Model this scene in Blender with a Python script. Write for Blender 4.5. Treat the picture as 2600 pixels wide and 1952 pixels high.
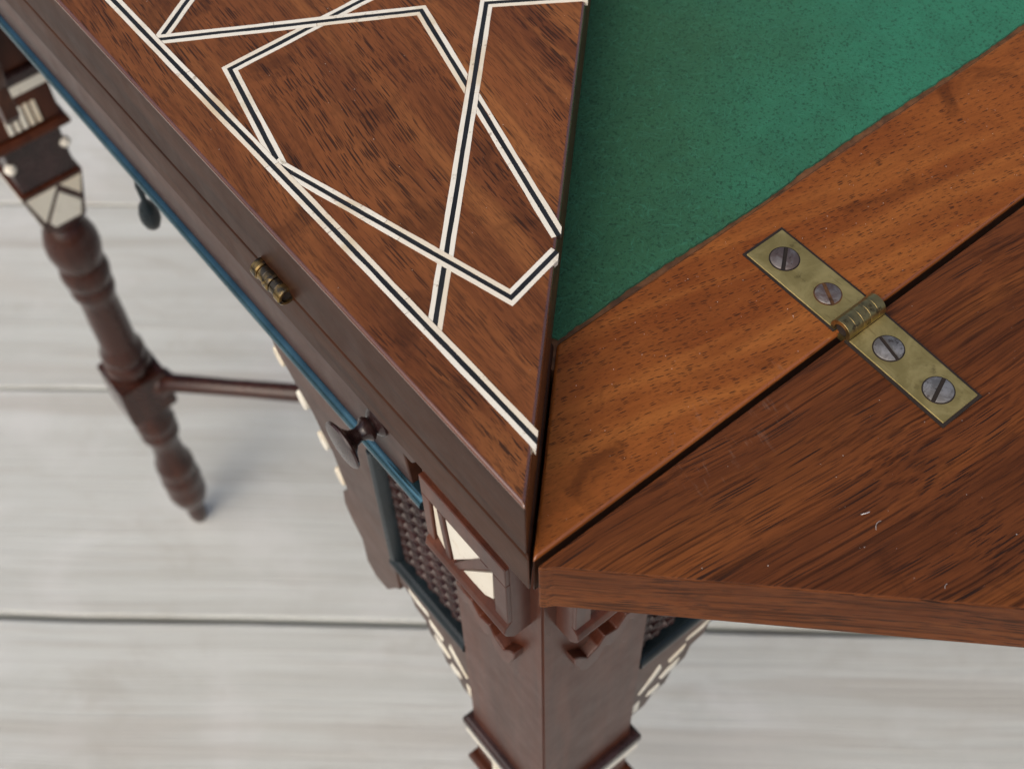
import bpy, bmesh, math, random
from mathutils import Vector, Matrix
random.seed(7)
S = bpy.context.scene
for o in list(bpy.data.objects): bpy.data.objects.remove(o)
COL = S.collection
R = math.radians

# ------------------------------------------------------------------ sizes (metres)
L = 0.475          # side of the square top
CEN = L / 2
H = 0.665          # floor to the top of the bed
TL = 0.018         # leaf thickness
TB = 0.0133        # bed thickness
WR = 0.0333        # width of the bed's top rails
def P(x, y, z): return Vector((x - CEN, y - CEN, z + H))   # table coords (front corner, bed top = 0) -> world

# ------------------------------------------------------------------ camera
cam_d = bpy.data.cameras.new('camera'); cam = bpy.data.objects.new('camera', cam_d); COL.objects.link(cam)
RX = Vector((0.779746882, -0.625676737, -0.022878378))
RD = Vector((-0.530168706, -0.640400609, -0.555705141))
RF = Vector((0.333040452, 0.445438751, -0.831064604))
m = Matrix((RX, -RD, -RF)).transposed().to_4x4()
m.translation = P(-0.06290935, -0.08079475, 0.20915929)
cam.matrix_world = m
cam_d.sensor_width = 36.0; cam_d.sensor_fit = 'HORIZONTAL'
cam_d.lens = 3341.62 / 2600 * 36.0
cam_d.clip_start = 0.01; cam_d.clip_end = 200
cam_d.dof.use_dof = True
cam_d.dof.focus_distance = 0.262
cam_d.dof.aperture_fstop = 25.0
S.camera = cam

# ------------------------------------------------------------------ world, sun, exposure
SUN_EL, SUN_AZ = 46.0, 250.0      # azimuth measured from +Y clockwise
w = bpy.data.worlds.new('World'); S.world = w; w.use_nodes = True
nt = w.node_tree; nt.nodes.clear()
sky = nt.nodes.new('ShaderNodeTexSky'); sky.sky_type = 'NISHITA'; sky.sun_disc = False
sky.sun_elevation = R(SUN_EL); sky.sun_rotation = R(SUN_AZ); sky.dust_density = 6.5; sky.air_density = 0.85; sky.ozone_density = 1.0
bg = nt.nodes.new('ShaderNodeBackground'); bg.inputs['Strength'].default_value = 0.10
wo = nt.nodes.new('ShaderNodeOutputWorld')
nt.links.new(sky.outputs[0], bg.inputs[0]); nt.links.new(bg.outputs[0], wo.inputs[0])
sd = bpy.data.lights.new('sun', 'SUN'); sd.energy = 1.3; sd.angle = R(85); sd.color = (1.0, 0.93, 0.84)
sun = bpy.data.objects.new('sun', sd); COL.objects.link(sun)
az, el = R(SUN_AZ), R(SUN_EL)
to_sun = Vector((math.sin(az) * math.cos(el), math.cos(az) * math.cos(el), math.sin(el)))
sun.rotation_euler = to_sun.to_track_quat('Z', 'Y').to_euler()
sun.location = (0, 0, 3)
vs = S.view_settings
vs.view_transform = 'Standard'; vs.look = 'None'; vs.gamma = 1.0; vs.use_curve_mapping = False
vs.exposure = 0.30

# ------------------------------------------------------------------ material helpers
class NT:
    def __init__(s, name):
        s.mat = bpy.data.materials.new(name); s.mat.use_nodes = True
        s.t = s.mat.node_tree; s.t.nodes.clear()
        s.out = s.t.nodes.new('ShaderNodeOutputMaterial')
        s.b = s.t.nodes.new('ShaderNodeBsdfPrincipled')
        s.t.links.new(s.b.outputs[0], s.out.inputs[0])
        s.tc = s.t.nodes.new('ShaderNodeTexCoord')
    def put(s, sock, v):
        if isinstance(v, bpy.types.NodeSocket): s.t.links.new(v, sock)
        elif v is not None:
            try: sock.default_value = v
            except Exception: sock.default_value = tuple(v) + (1,)
    def bs(s, **k):
        for n, v in k.items(): s.put(s.b.inputs[n.replace('_', ' ')], v)
    def ma(s, op, a, b=None, c=None, clamp=False):
        n = s.t.nodes.new('ShaderNodeMath'); n.operation = op; n.use_clamp = clamp
        for i, v in enumerate((a, b, c)): s.put(n.inputs[i], v)
        return n.outputs[0]
    def vm(s, op, a, b=None):
        n = s.t.nodes.new('ShaderNodeVectorMath'); n.operation = op
        s.put(n.inputs[0], a); s.put(n.inputs[1], b)
        return n.outputs['Value'] if op in ('DISTANCE', 'LENGTH', 'DOT_PRODUCT') else n.outputs[0]
    def rotz(s, v, ang):
        n = s.t.nodes.new('ShaderNodeVectorRotate'); n.rotation_type = 'Z_AXIS'
        s.put(n.inputs['Vector'], v); n.inputs['Angle'].default_value = ang
        return n.outputs[0]
    def noise(s, v, scale=1.0, detail=2.0, rough=0.5, dist=0.0, w=None):
        n = s.t.nodes.new('ShaderNodeTexNoise')
        if w is not None: n.noise_dimensions = '4D'; n.inputs['W'].default_value = w
        s.put(n.inputs['Vector'], v)
        n.inputs['Scale'].default_value = scale; n.inputs['Detail'].default_value = detail
        n.inputs['Roughness'].default_value = rough; n.inputs['Distortion'].default_value = dist
        return n.outputs[0]
    def noisec(s, v, scale):
        n = s.t.nodes.new('ShaderNodeTexNoise'); s.put(n.inputs['Vector'], v)
        n.inputs['Scale'].default_value = scale; n.inputs['Detail'].default_value = 1.5
        return n.outputs[1]
    def voro(s, v, scale=1.0, rnd=1.0):
        n = s.t.nodes.new('ShaderNodeTexVoronoi'); s.put(n.inputs['Vector'], v)
        n.inputs['Scale'].default_value = scale; n.inputs['Randomness'].default_value = rnd
        return n.outputs['Distance'], n.outputs['Color']
    def sstep(s, v, a, b, lo=0.0, hi=1.0):
        n = s.t.nodes.new('ShaderNodeMapRange'); n.interpolation_type = 'SMOOTHSTEP'
        s.put(n.inputs[0], v); n.inputs[1].default_value = a; n.inputs[2].default_value = b
        n.inputs[3].default_value = lo; n.inputs[4].default_value = hi
        return n.outputs[0]
    def mix(s, f, a, b, blend='MIX'):
        n = s.t.nodes.new('ShaderNodeMix'); n.data_type = 'RGBA'; n.blend_type = blend
        s.put(n.inputs[0], f); s.put(n.inputs[6], a); s.put(n.inputs[7], b)
        return n.outputs[2]
    def bump(s, h, strength, dist=0.0005):
        n = s.t.nodes.new('ShaderNodeBump'); s.put(n.inputs['Height'], h)
        n.inputs['Strength'].default_value = strength; n.inputs['Distance'].default_value = dist
        s.t.links.new(n.outputs[0], s.b.inputs['Normal'])
def c4(c): return (c[0], c[1], c[2], 1.0)

def wood(name, axis, ang, dark, mid, light, cell=(170, 1150), pore=0.30, dens=0.46, streak=0.5,
         rough=0.36, fig=1.0, stain=0.0, coat=0.0, pore_col=(0.010, 0.006, 0.005), seed=0.0, scuffs=None, spec=0.28, band=(7, 60), stk=(13, 430), fine=False, pstr=0.92, bmp=0.12, cior=1.5):
    n = NT(name)
    v = n.tc.outputs['Object']
    v = n.vm('ADD', v, (seed * 0.37, seed * 0.71, seed * 0.13))
    if axis == 'Z':      # bring the grain axis onto X
        r = n.t.nodes.new('ShaderNodeVectorRotate'); r.rotation_type = 'Y_AXIS'
        n.put(r.inputs['Vector'], v); r.inputs['Angle'].default_value = R(90); v = r.outputs[0]
    elif axis == 'Y': v = n.rotz(v, R(-90))
    if ang: v = n.rotz(v, -ang)
    wob = n.vm('SUBTRACT', n.noisec(v, 14.0), (0.5, 0.5, 0.5))
    wob = n.vm('MULTIPLY', wob, (0.0, 0.009, 0.009))
    v = n.vm('ADD', v, wob)
    def sc(a, b): return n.vm('MULTIPLY', v, (a, b, b))
    fg = n.noise(sc(band[0], band[1]), 1.0, 3.0, 0.55, 0.6)
    st = n.noise(sc(stk[0], stk[1]), 1.0, 3.0, 0.62)
    fi = n.noise(sc(240, 2600), 1.0, 2.0, 0.5)
    f1 = n.sstep(fg, 0.30, 0.72)
    col = n.mix(f1, c4(dark), c4(mid))
    f2 = n.ma('MULTIPLY', n.sstep(n.noise(sc(10, 95), 1.0, 2.0, 0.5, 1.0), 0.45, 0.75), fig)
    col = n.mix(f2, col, c4(light))
    sk = n.ma('MULTIPLY', n.sstep(st, 0.44, 0.72), streak)
    col = n.mix(sk, col, c4([q * 0.28 for q in dark]))
    ff = n.ma('MULTIPLY_ADD', fi, 0.7, 0.65)
    g = n.t.nodes.new('ShaderNodeCombineColor')
    for i in range(3): n.put(g.inputs[i], ff)
    col = n.mix(0.75, col, g.outputs[0], 'MULTIPLY')
    if stain:
        sm = n.noise(n.tc.outputs['Object'], 55.0, 4.0, 0.6, 0.8)
        col = n.mix(n.ma('MULTIPLY', n.sstep(sm, 0.56, 0.72), stain), col, c4([q * 0.22 for q in dark]))
        lm = n.noise(n.tc.outputs['Object'], 38.0, 3.0, 0.6, 0.5)
        col = n.mix(n.ma('MULTIPLY', n.sstep(lm, 0.60, 0.78), stain * 0.5), col, c4(light))
    d, vc = n.voro(sc(cell[0], cell[1]))
    sp = n.t.nodes.new('ShaderNodeSeparateColor'); n.put(sp.inputs[0], vc)
    size = n.ma('MULTIPLY', sp.outputs[0], pore * 1.5)
    pm = n.sstep(n.ma('SUBTRACT', size, d), -0.03, 0.10)
    dm = n.sstep(n.noise(sc(22, 120), 1.0, 2.0, 0.5), dens - 0.10, dens + 0.16)
    pm = n.ma('MULTIPLY', pm, dm)
    pall = pm
    if fine:
        d2, vc2 = n.voro(sc(cell[0] * 1.6, cell[1] * 1.9))
        sp2 = n.t.nodes.new('ShaderNodeSeparateColor'); n.put(sp2.inputs[0], vc2)
        pm2 = n.ma('MULTIPLY', n.sstep(n.ma('SUBTRACT', n.ma('MULTIPLY', sp2.outputs[1], pore * 1.3), d2), -0.04, 0.10), 0.6)
        pall = n.ma('MAXIMUM', pm, pm2)
    col = n.mix(n.ma('MULTIPLY', pall, pstr), col, c4(pore_col))
    rg = n.ma('MULTIPLY_ADD', n.noise(n.tc.outputs['Object'], 120.0, 3.0, 0.6), 0.22, rough - 0.09)
    if scuffs:           # pale scuffs worn into the polish round given points
        ob = n.tc.outputs['Object']; acc = None
        for (x, y, z, rad) in scuffs:
            dd = n.vm('DISTANCE', ob, tuple(P(x, y, z)))
            k = n.sstep(dd, rad * 0.35, rad, 1.0, 0.0)
            acc = k if acc is None else n.ma('MAXIMUM', acc, k)
        sv = n.rotz(ob, R(12))
        ln = n.noise(n.vm('MULTIPLY', sv, (900, 170, 900)), 1.0, 3.0, 0.7)
        k = n.ma('MULTIPLY', n.ma('MULTIPLY', n.sstep(ln, 0.56, 0.68), acc), 0.13)
        col = n.mix(k, col, (0.30, 0.20, 0.155, 1))
        rg = n.ma('MULTIPLY_ADD', k, 0.4, rg)
    n.bs(Base_Color=col, Roughness=rg, Specular_IOR_Level=spec, Coat_Weight=coat, Coat_Roughness=0.12)
    n.b.inputs['Coat IOR'].default_value = cior
    if bmp: n.bump(fi, bmp, 0.0002)
    return n.mat

def plain(name, col, rough=0.4, metal=0.0, var=0.25, scale=90.0, spec=0.5, dark=None, dscale=200.0, damt=0.0, coat=0.0, bumpy=0.0):
    n = NT(name); ob = n.tc.outputs['Object']
    k = n.noise(ob, scale, 4.0, 0.6)
    c = n.mix(n.sstep(k, 0.3, 0.7), c4([q * (1 - var) for q in col]), c4([min(1, q * (1 + var)) for q in col]))
    if dark:
        c = n.mix(n.ma('MULTIPLY', n.sstep(n.noise(ob, dscale, 5.0, 0.65, 0.4), 0.50, 0.68), damt), c, c4(dark))
    n.bs(Base_Color=c, Metallic=metal, Specular_IOR_Level=spec, Coat_Weight=coat, Coat_Roughness=0.1,
         Roughness=n.ma('MULTIPLY_ADD', n.noise(ob, scale * 2.7, 3.0, 0.6), 0.25, rough - 0.12))
    if bumpy: n.bump(n.noise(ob, scale * 6, 3.0, 0.6), bumpy, 0.0003)
    return n.mat

M = {}
M['leaf'] = wood('leaf_mahogany', 'Y', R(-4), (0.124, 0.040, 0.014), (0.195, 0.066, 0.021), (0.29, 0.110, 0.034),
                 cell=(150, 2700), pore=0.40, dens=0.40, spec=0.28, pstr=0.80, fine=True, stk=(14, 700), streak=0.42, rough=0.38, fig=0.7, stain=0.45, seed=1.3)
M['rail'] = wood('rail_mahogany', 'X', R(-13), (0.172, 0.048, 0.011), (0.250, 0.078, 0.017), (0.36, 0.130, 0.030),
                 cell=(480, 3300), pore=0.31, dens=0.30, pstr=0.74, streak=0.14, rough=0.36, fig=0.55, stain=0.55, spec=0.20, seed=2.1, band=(26, 34),
                 scuffs=[(0.034, 0.0015, 0, 0.005), (0.045, 0.002, 0, 0.006), (0.062, 0.003, 0, 0.005)], fine=True)
M['open'] = wood('open_leaf_mahogany', 'X', R(-6), (0.084, 0.025, 0.0075), (0.134, 0.040, 0.011), (0.210, 0.068, 0.016),
                 cell=(60, 2700), pore=0.32, dens=0.44, fine=True, streak=0.85, rough=0.42, fig=0.45, stain=0.30, seed=3.7,
                 scuffs=[(0.046, -0.005, 0, 0.008), (0.054, -0.005, 0, 0.006), (0.036, -0.006, 0, 0.007)], stk=(5, 1700), spec=0.2, band=(4, 85))
M['edge'] = wood('leaf_edge_mahogany', 'X', R(-45), (0.080, 0.024, 0.008), (0.135, 0.042, 0.012), (0.205, 0.075, 0.024),
                 cell=(130, 2400), pore=0.34, dens=0.42, streak=0.9, rough=0.44, fig=0.7, seed=4.2, stk=(16, 900), spec=0.08, fine=True)
M['side'] = wood('apron_mahogany', 'Y', 0, (0.040, 0.014, 0.008), (0.066, 0.024, 0.012), (0.10, 0.039, 0.019),
                 cell=(150, 1200), pore=0.22, dens=0.5, streak=0.4, rough=0.32, fig=0.4, seed=5.5, coat=0.04, spec=0.28, bmp=0.0)
M['nosing'] = wood('burnished_nosing', 'X', 0, (0.16, 0.046, 0.012), (0.25, 0.075, 0.018), (0.34, 0.115, 0.030),
                   cell=(200, 2400), pore=0.20, dens=0.5, streak=0.3, rough=0.24, fig=0.5, seed=9.1, coat=0.7, spec=0.5, cior=1.6)
M['burnish'] = wood('burnished_edge', 'Y', 0, (0.085, 0.030, 0.016), (0.130, 0.045, 0.022), (0.18, 0.065, 0.030),
                   cell=(200, 2400), pore=0.20, dens=0.5, streak=0.3, rough=0.24, fig=0.5, seed=9.7, coat=1.0, spec=0.6, cior=1.8, bmp=0.0)
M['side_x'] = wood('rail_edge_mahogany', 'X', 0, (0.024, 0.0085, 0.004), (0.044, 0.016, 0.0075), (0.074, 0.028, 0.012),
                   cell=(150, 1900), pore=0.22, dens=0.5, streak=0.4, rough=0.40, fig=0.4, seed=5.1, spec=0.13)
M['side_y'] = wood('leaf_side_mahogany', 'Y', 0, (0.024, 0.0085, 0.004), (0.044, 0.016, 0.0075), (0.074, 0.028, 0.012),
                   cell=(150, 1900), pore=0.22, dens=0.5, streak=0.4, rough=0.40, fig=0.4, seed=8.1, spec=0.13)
M['leg'] = wood('leg_mahogany', 'Z', 0, (0.044, 0.013, 0.007), (0.076, 0.022, 0.011), (0.115, 0.037, 0.018),
                cell=(150, 1200), pore=0.18, dens=0.52, streak=0.35, rough=0.30, fig=0.4, seed=6.1, coat=0.03, spec=0.20, bmp=0.0)
M['turned'] = wood('turned_mahogany', 'Z', 0, (0.026, 0.0085, 0.006), (0.046, 0.0145, 0.009), (0.072, 0.024, 0.013),
                   cell=(150, 1200), pore=0.18, dens=0.52, streak=0.35, rough=0.27, fig=0.4, seed=6.7, coat=0.30, bmp=0.0)
M['corbel'] = wood('corbel_mahogany', 'Z', 0, (0.050, 0.014, 0.008), (0.084, 0.024, 0.012), (0.12, 0.038, 0.018),
                   cell=(150, 1500), pore=0.18, dens=0.52, streak=0.35, rough=0.32, fig=0.4, seed=7.7, coat=0.08, spec=0.35, bmp=0.0)
M['ebon'] = plain('sky_tinted_lacquer', (0.062, 0.140, 0.182), 0.18, metal=0.85, var=0.2)  # teal-black moulding; the sky's blue reflection is put into its metallic colour
M['ebon_dark'] = plain('dark_lacquer', (0.009, 0.015, 0.019), 0.30, var=0.3, spec=0.35)
M['knob'] = plain('dark_turned_wood', (0.028, 0.013, 0.013), 0.26, var=0.3, coat=0.25, spec=0.4)
M['lattice'] = plain('lattice_wood', (0.026, 0.009, 0.008), 0.34, var=0.5, spec=0.40)
M['line'] = plain('ebony_line', (0.012, 0.013, 0.014), 0.42, var=0.3)
M['bone'] = None
M['gap'] = plain('dark_recess', (0.014, 0.008, 0.005), 0.8)
M['under'] = plain('glue_stained_board', (0.11, 0.045, 0.016), 0.7, var=0.4, scale=300, dark=(0.03, 0.014, 0.006), damt=0.7)

n = NT('bone_inlay'); ob = n.tc.outputs['Object']
k = n.noise(ob, 45.0, 4.0, 0.6, 0.5)
c = n.mix(n.sstep(k, 0.50, 0.74), (0.75, 0.725, 0.635, 1), (0.56, 0.455, 0.29, 1))
k2 = n.noise(ob, 700.0, 3.0, 0.6)
c = n.mix(n.ma('MULTIPLY', n.sstep(k2, 0.58, 0.72), n.sstep(n.noise(ob, 70.0, 3.0, 0.6), 0.46, 0.62, 0.0, 0.75)), c, (0.24, 0.17, 0.10, 1))
oi = n.t.nodes.new('ShaderNodeObjectInfo')
c = n.mix(n.sstep(oi.outputs['Random'], 0.62, 1.0, 0.0, 0.55), c, (0.66, 0.56, 0.40, 1))
n.bs(Base_Color=c, Roughness=0.42, Specular_IOR_Level=0.45); n.bump(k2, 0.12, 0.0002)
M['bone'] = n.mat

# green baize
n = NT('green_baize'); ob = n.tc.outputs['Object']
dk = n.vm('DOT_PRODUCT', ob, (0.74, -0.67, 0.0))          # across the seam: cloth is darker green towards the closed leaf
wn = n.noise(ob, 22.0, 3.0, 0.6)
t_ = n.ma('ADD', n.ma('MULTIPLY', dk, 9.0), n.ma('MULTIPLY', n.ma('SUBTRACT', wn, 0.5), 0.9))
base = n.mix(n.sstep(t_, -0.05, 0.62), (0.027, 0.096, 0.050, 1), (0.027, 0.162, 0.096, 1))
cl = n.noise(ob, 95.0, 5.0, 0.65, 0.5)
base = n.mix(n.sstep(cl, 0.40, 0.72, 0.0, 0.25), base, (0.016, 0.060, 0.038, 1))
wr = n.vm('SUBTRACT', n.noisec(ob, 160.0), (0.5, 0.5, 0.5))
fv = n.vm('ADD', n.rotz(ob, R(-25)), n.vm('MULTIPLY', wr, (0.006, 0.006, 0.0)))
fb = n.noise(n.vm('MULTIPLY', fv, (500, 2300, 900)), 1.0, 3.0, 0.65)
fv2 = n.vm('ADD', n.rotz(ob, R(50)), n.vm('MULTIPLY', wr, (0.008, 0.008, 0.0)))
fb2 = n.noise(n.vm('MULTIPLY', fv2, (420, 2000, 900)), 1.0, 3.0, 0.65)
fib = n.ma('MAXIMUM', fb, fb2)
base = n.mix(n.sstep(fib, 0.52, 0.76, 0.0, 0.48), base, (0.040, 0.180, 0.120, 1))
base = n.mix(n.sstep(n.noise(ob, 1500.0, 2.0, 0.6), 0.52, 0.70, 0.0, 0.65), base, (0.010, 0.034, 0.020, 1))
n.bs(Base_Color=base, Roughness=0.95, Specular_IOR_Level=0.15, Sheen_Weight=0.04, Sheen_Roughness=0.5)
n.bump(fib, 0.55, 0.0006)
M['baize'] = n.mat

# old brass
n = NT('old_brass'); ob = n.tc.outputs['Object']
br = n.noise(n.vm('MULTIPLY', ob, (1400, 160, 600)), 1.0, 3.0, 0.6)
c = n.mix(n.sstep(n.noise(ob, 140.0, 4.0, 0.6, 0.6), 0.35, 0.68), (0.36, 0.285, 0.105, 1), (0.55, 0.44, 0.18, 1))
c = n.mix(n.sstep(n.noise(ob, 260.0, 5.0, 0.65), 0.55, 0.72, 0.0, 0.75), c, (0.14, 0.105, 0.040, 1))
c = n.mix(n.sstep(br, 0.60, 0.72, 0.0, 0.35), c, (0.16, 0.12, 0.05, 1))
n.bs(Base_Color=c, Metallic=0.80, Roughness=n.ma('MULTIPLY_ADD', br, 0.18, 0.38)); n.bump(br, 0.10, 0.0002)
M['brass'] = n.mat
n = NT('knuckle_brass'); ob = n.tc.outputs['Object']
c = n.mix(n.sstep(n.noise(ob, 330.0, 4.0, 0.6, 0.6), 0.42, 0.62), (0.46, 0.345, 0.14, 1), (0.32, 0.245, 0.11, 1))
c = n.mix(n.sstep(n.noise(ob, 520.0, 4.0, 0.65), 0.56, 0.68, 0.0, 0.8), c, (0.10, 0.06, 0.035, 1))
n.bs(Base_Color=c, Metallic=0.95, Roughness=0.30)
M['knuckle'] = n.mat
n = NT('tarnished_brass'); ob = n.tc.outputs['Object']
c = n.mix(n.sstep(n.noise(ob, 420.0, 4.0, 0.6, 0.6), 0.40, 0.60), (0.34, 0.23, 0.09, 1), (0.10, 0.085, 0.065, 1))
n.bs(Base_Color=c, Metallic=0.95, Roughness=0.27)
M['knuckle_dark'] = n.mat
n = NT('old_screw_steel'); ob = n.tc.outputs['Object']
c = n.mix(n.sstep(n.noise(ob, 300.0, 4.0, 0.65, 0.6), 0.40, 0.64), (0.155, 0.115, 0.105, 1), (0.26, 0.235, 0.22, 1))
c = n.mix(n.sstep(n.noise(ob, 800.0, 4.0, 0.65), 0.56, 0.70, 0.0, 0.8), c, (0.045, 0.03, 0.027, 1))
n.bs(Base_Color=c, Metallic=0.7, Roughness=0.50); n.bump(n.noise(ob, 1500.0, 3.0, 0.6), 0.25, 0.0002)
M['screw'] = n.mat
M['screw_grey'] = M['screw'].copy()
for nd in M['screw_grey'].node_tree.nodes:
    if nd.type == 'MIX' and tuple(round(q, 3) for q in nd.inputs[6].default_value[:3]) == (0.155, 0.115, 0.105):
        nd.inputs[6].default_value = (0.20, 0.19, 0.18, 1); nd.inputs[7].default_value = (0.36, 0.35, 0.34, 1)
M['rust'] = plain('screw_recess', (0.10, 0.045, 0.016), 0.6, metal=0.3, var=0.6, scale=500)

# weathered floor boards: grain runs along local X
n = NT('weathered_board'); ob = n.tc.outputs['Object']
oi = n.t.nodes.new('ShaderNodeObjectInfo')
cm = n.t.nodes.new('ShaderNodeCombineXYZ')
n.put(cm.inputs[0], n.ma('MULTIPLY', oi.outputs['Random'], 7.0)); n.put(cm.inputs[1], n.ma('MULTIPLY', oi.outputs['Random'], 3.0))
v = n.vm('ADD', ob, cm.outputs[0])
wv = n.vm('MULTIPLY', n.vm('SUBTRACT', n.noisec(v, 3.5), (0.5, 0.5, 0.5)), (0.0, 0.016, 0.0))
v2 = n.vm('ADD', v, wv)
g1 = n.noise(n.vm('MULTIPLY', v2, (2.2, 60, 20)), 1.0, 3.0, 0.6, 0.2)
g2 = n.noise(n.vm('MULTIPLY', v2, (5, 420, 60)), 1.0, 3.0, 0.7)
g3 = n.noise(v, 9.0, 4.0, 0.6, 0.4)
c = n.mix(n.sstep(g1, 0.34, 0.66), (0.470, 0.488, 0.463, 1), (0.530, 0.556, 0.535, 1))
c = n.mix(n.sstep(g2, 0.46, 0.70, 0.0, 0.45), c, (0.36, 0.335, 0.30, 1))
c = n.mix(n.sstep(g3, 0.48, 0.72, 0.0, 0.55), c, (0.60, 0.61, 0.60, 1))
g4 = n.noise(n.vm('MULTIPLY', v, (11.0, 19.0, 9.0)), 1.0, 5.0, 0.7, 0.6)
c = n.mix(n.sstep(g4, 0.50, 0.74, 0.0, 0.55), c, (0.40, 0.395, 0.36, 1))
g5 = n.noise(n.vm('MULTIPLY', v2, (1.2, 22.0, 9.0)), 1.0, 2.0, 0.5)
c = n.mix(n.sstep(g5, 0.60, 0.66, 0.0, 0.35), c, (0.36, 0.33, 0.29, 1))
c = n.mix(n.sstep(n.noise(n.vm('MULTIPLY', v, (2.2, 7.0, 5.0)), 1.0, 4.0, 0.65), 0.50, 0.72, 0.0, 0.65), c, (0.47, 0.45, 0.41, 1))
n.bs(Base_Color=c, Roughness=0.75, Specular_IOR_Level=0.25); n.bump(g2, 0.5, 0.002)
M['floor'] = n.mat
M['soil'] = plain('dark_underfloor', (0.05, 0.043, 0.033), 0.9)
M['dust'] = plain('pale_dust', (0.62, 0.62, 0.62), 0.9, var=0.1)

# ------------------------------------------------------------------ mesh helpers
def finish(bm, name, mat, parent=None, bevel=0.0, seg=2, smooth=False, mats=None, loc=None):
    bmesh.ops.remove_doubles(bm, verts=bm.verts, dist=1e-7)
    bmesh.ops.recalc_face_normals(bm, faces=bm.faces)
    if bevel:
        es = [e for e in bm.edges if len(e.link_faces) == 2 and e.calc_face_angle(0) > R(28)]
        bmesh.ops.bevel(bm, geom=es, offset=bevel, segments=seg, affect='EDGES', profile=0.5, clamp_overlap=True)
        smooth = True
    me = bpy.data.meshes.new(name); bm.to_mesh(me); bm.free()
    for q in (mats or [mat]): me.materials.append(q)
    if smooth:
        for p in me.polygons: p.use_smooth = True
        try: me.set_sharp_from_angle(angle=R(50 if bevel else 38))
        except Exception: pass
    o = link(name, me, parent)
    if bevel:
        wn = o.modifiers.new('weighted_normal', 'WEIGHTED_NORMAL'); wn.weight = 100; wn.keep_sharp = True; wn.mode = 'FACE_AREA'
    return o
def side_faces(o):
    for p in o.data.polygons:
        p.material_index = 0 if p.normal.z > 0.97 else 1
def link(name, me, parent=None):
    o = bpy.data.objects.new(name, me); COL.objects.link(o)
    if parent: o.parent = parent
    return o
def empty(name, parent=None):
    o = bpy.data.objects.new(name, None); COL.objects.link(o); o.empty_display_size = 0.05
    if parent: o.parent = parent
    return o
def copy_tree(o, parent, rot=0.0):
    c = o.copy(); COL.objects.link(c); c.parent = parent; c.rotation_euler = (0, 0, o.rotation_euler.z + rot)
    for ch in o.children:
        d = ch.copy(); COL.objects.link(d); d.parent = c
    return c
def poly_prism(bm, pts, z0, z1, mat_side=0, mat_top=0):
    """pts: table-plan (x, y) outline"""
    a = [bm.verts.new(P(x, y, z0)) for x, y in pts]; b = [bm.verts.new(P(x, y, z1)) for x, y in pts]
    n_ = len(pts)
    f = bm.faces.new(b); f.material_index = mat_top
    f = bm.faces.new(a[::-1]); f.material_index = mat_top
    for i in range(n_):
        f = bm.faces.new((a[i], a[(i + 1) % n_], b[(i + 1) % n_], b[i])); f.material_index = mat_side
def box(bm, x0, x1, y0, y1, z0, z1): poly_prism(bm, [(x0, y0), (x1, y0), (x1, y1), (x0, y1)], z0, z1)
def slab_v(bm, pts, v0, v1):
    """outline in the (u, z) plane of the left side, extruded over depth v (table x)"""
    a = [bm.verts.new(P(v0, u, z)) for u, z in pts]; b = [bm.verts.new(P(v1, u, z)) for u, z in pts]
    k = len(pts)
    bm.faces.new(a); bm.faces.new(b[::-1])
    for i in range(k): bm.faces.new((a[i], b[i], b[(i + 1) % k], a[(i + 1) % k]))
def prism_u(bm, prof, u0, u1):
    """profile in (v, z), swept along u (table y)"""
    a = [bm.verts.new(P(v, u0, z)) for v, z in prof]; b = [bm.verts.new(P(v, u1, z)) for v, z in prof]
    k = len(prof)
    bm.faces.new(a); bm.faces.new(b[::-1])
    for i in range(k): bm.faces.new((a[i], b[i], b[(i + 1) % k], a[(i + 1) % k]))
def revolve(bm, prof, n_, place):
    """prof: (r, h) list; place(cx, cy, h) -> world point"""
    rings = []
    for r_, h in prof:
        if r_ < 1e-6: rings.append([bm.verts.new(place(0, 0, h))])
        else: rings.append([bm.verts.new(place(r_ * math.cos(2 * math.pi * i / n_), r_ * math.sin(2 * math.pi * i / n_), h)) for i in range(n_)])
    for a, b in zip(rings, rings[1:]):
        for i in range(n_):
            j = (i + 1) % n_
            if len(a) == 1 and len(b) == 1: continue
            if len(a) == 1: bm.faces.new((a[0], b[j], b[i]))
            elif len(b) == 1: bm.faces.new((a[i], a[j], b[0]))
            else: bm.faces.new((a[i], a[j], b[j], b[i]))
    for rg, rev in ((rings[0], True), (rings[-1], False)):
        if len(rg) > 1: bm.faces.new(rg[::-1] if rev else rg)
def NB(): return bmesh.new()

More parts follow.
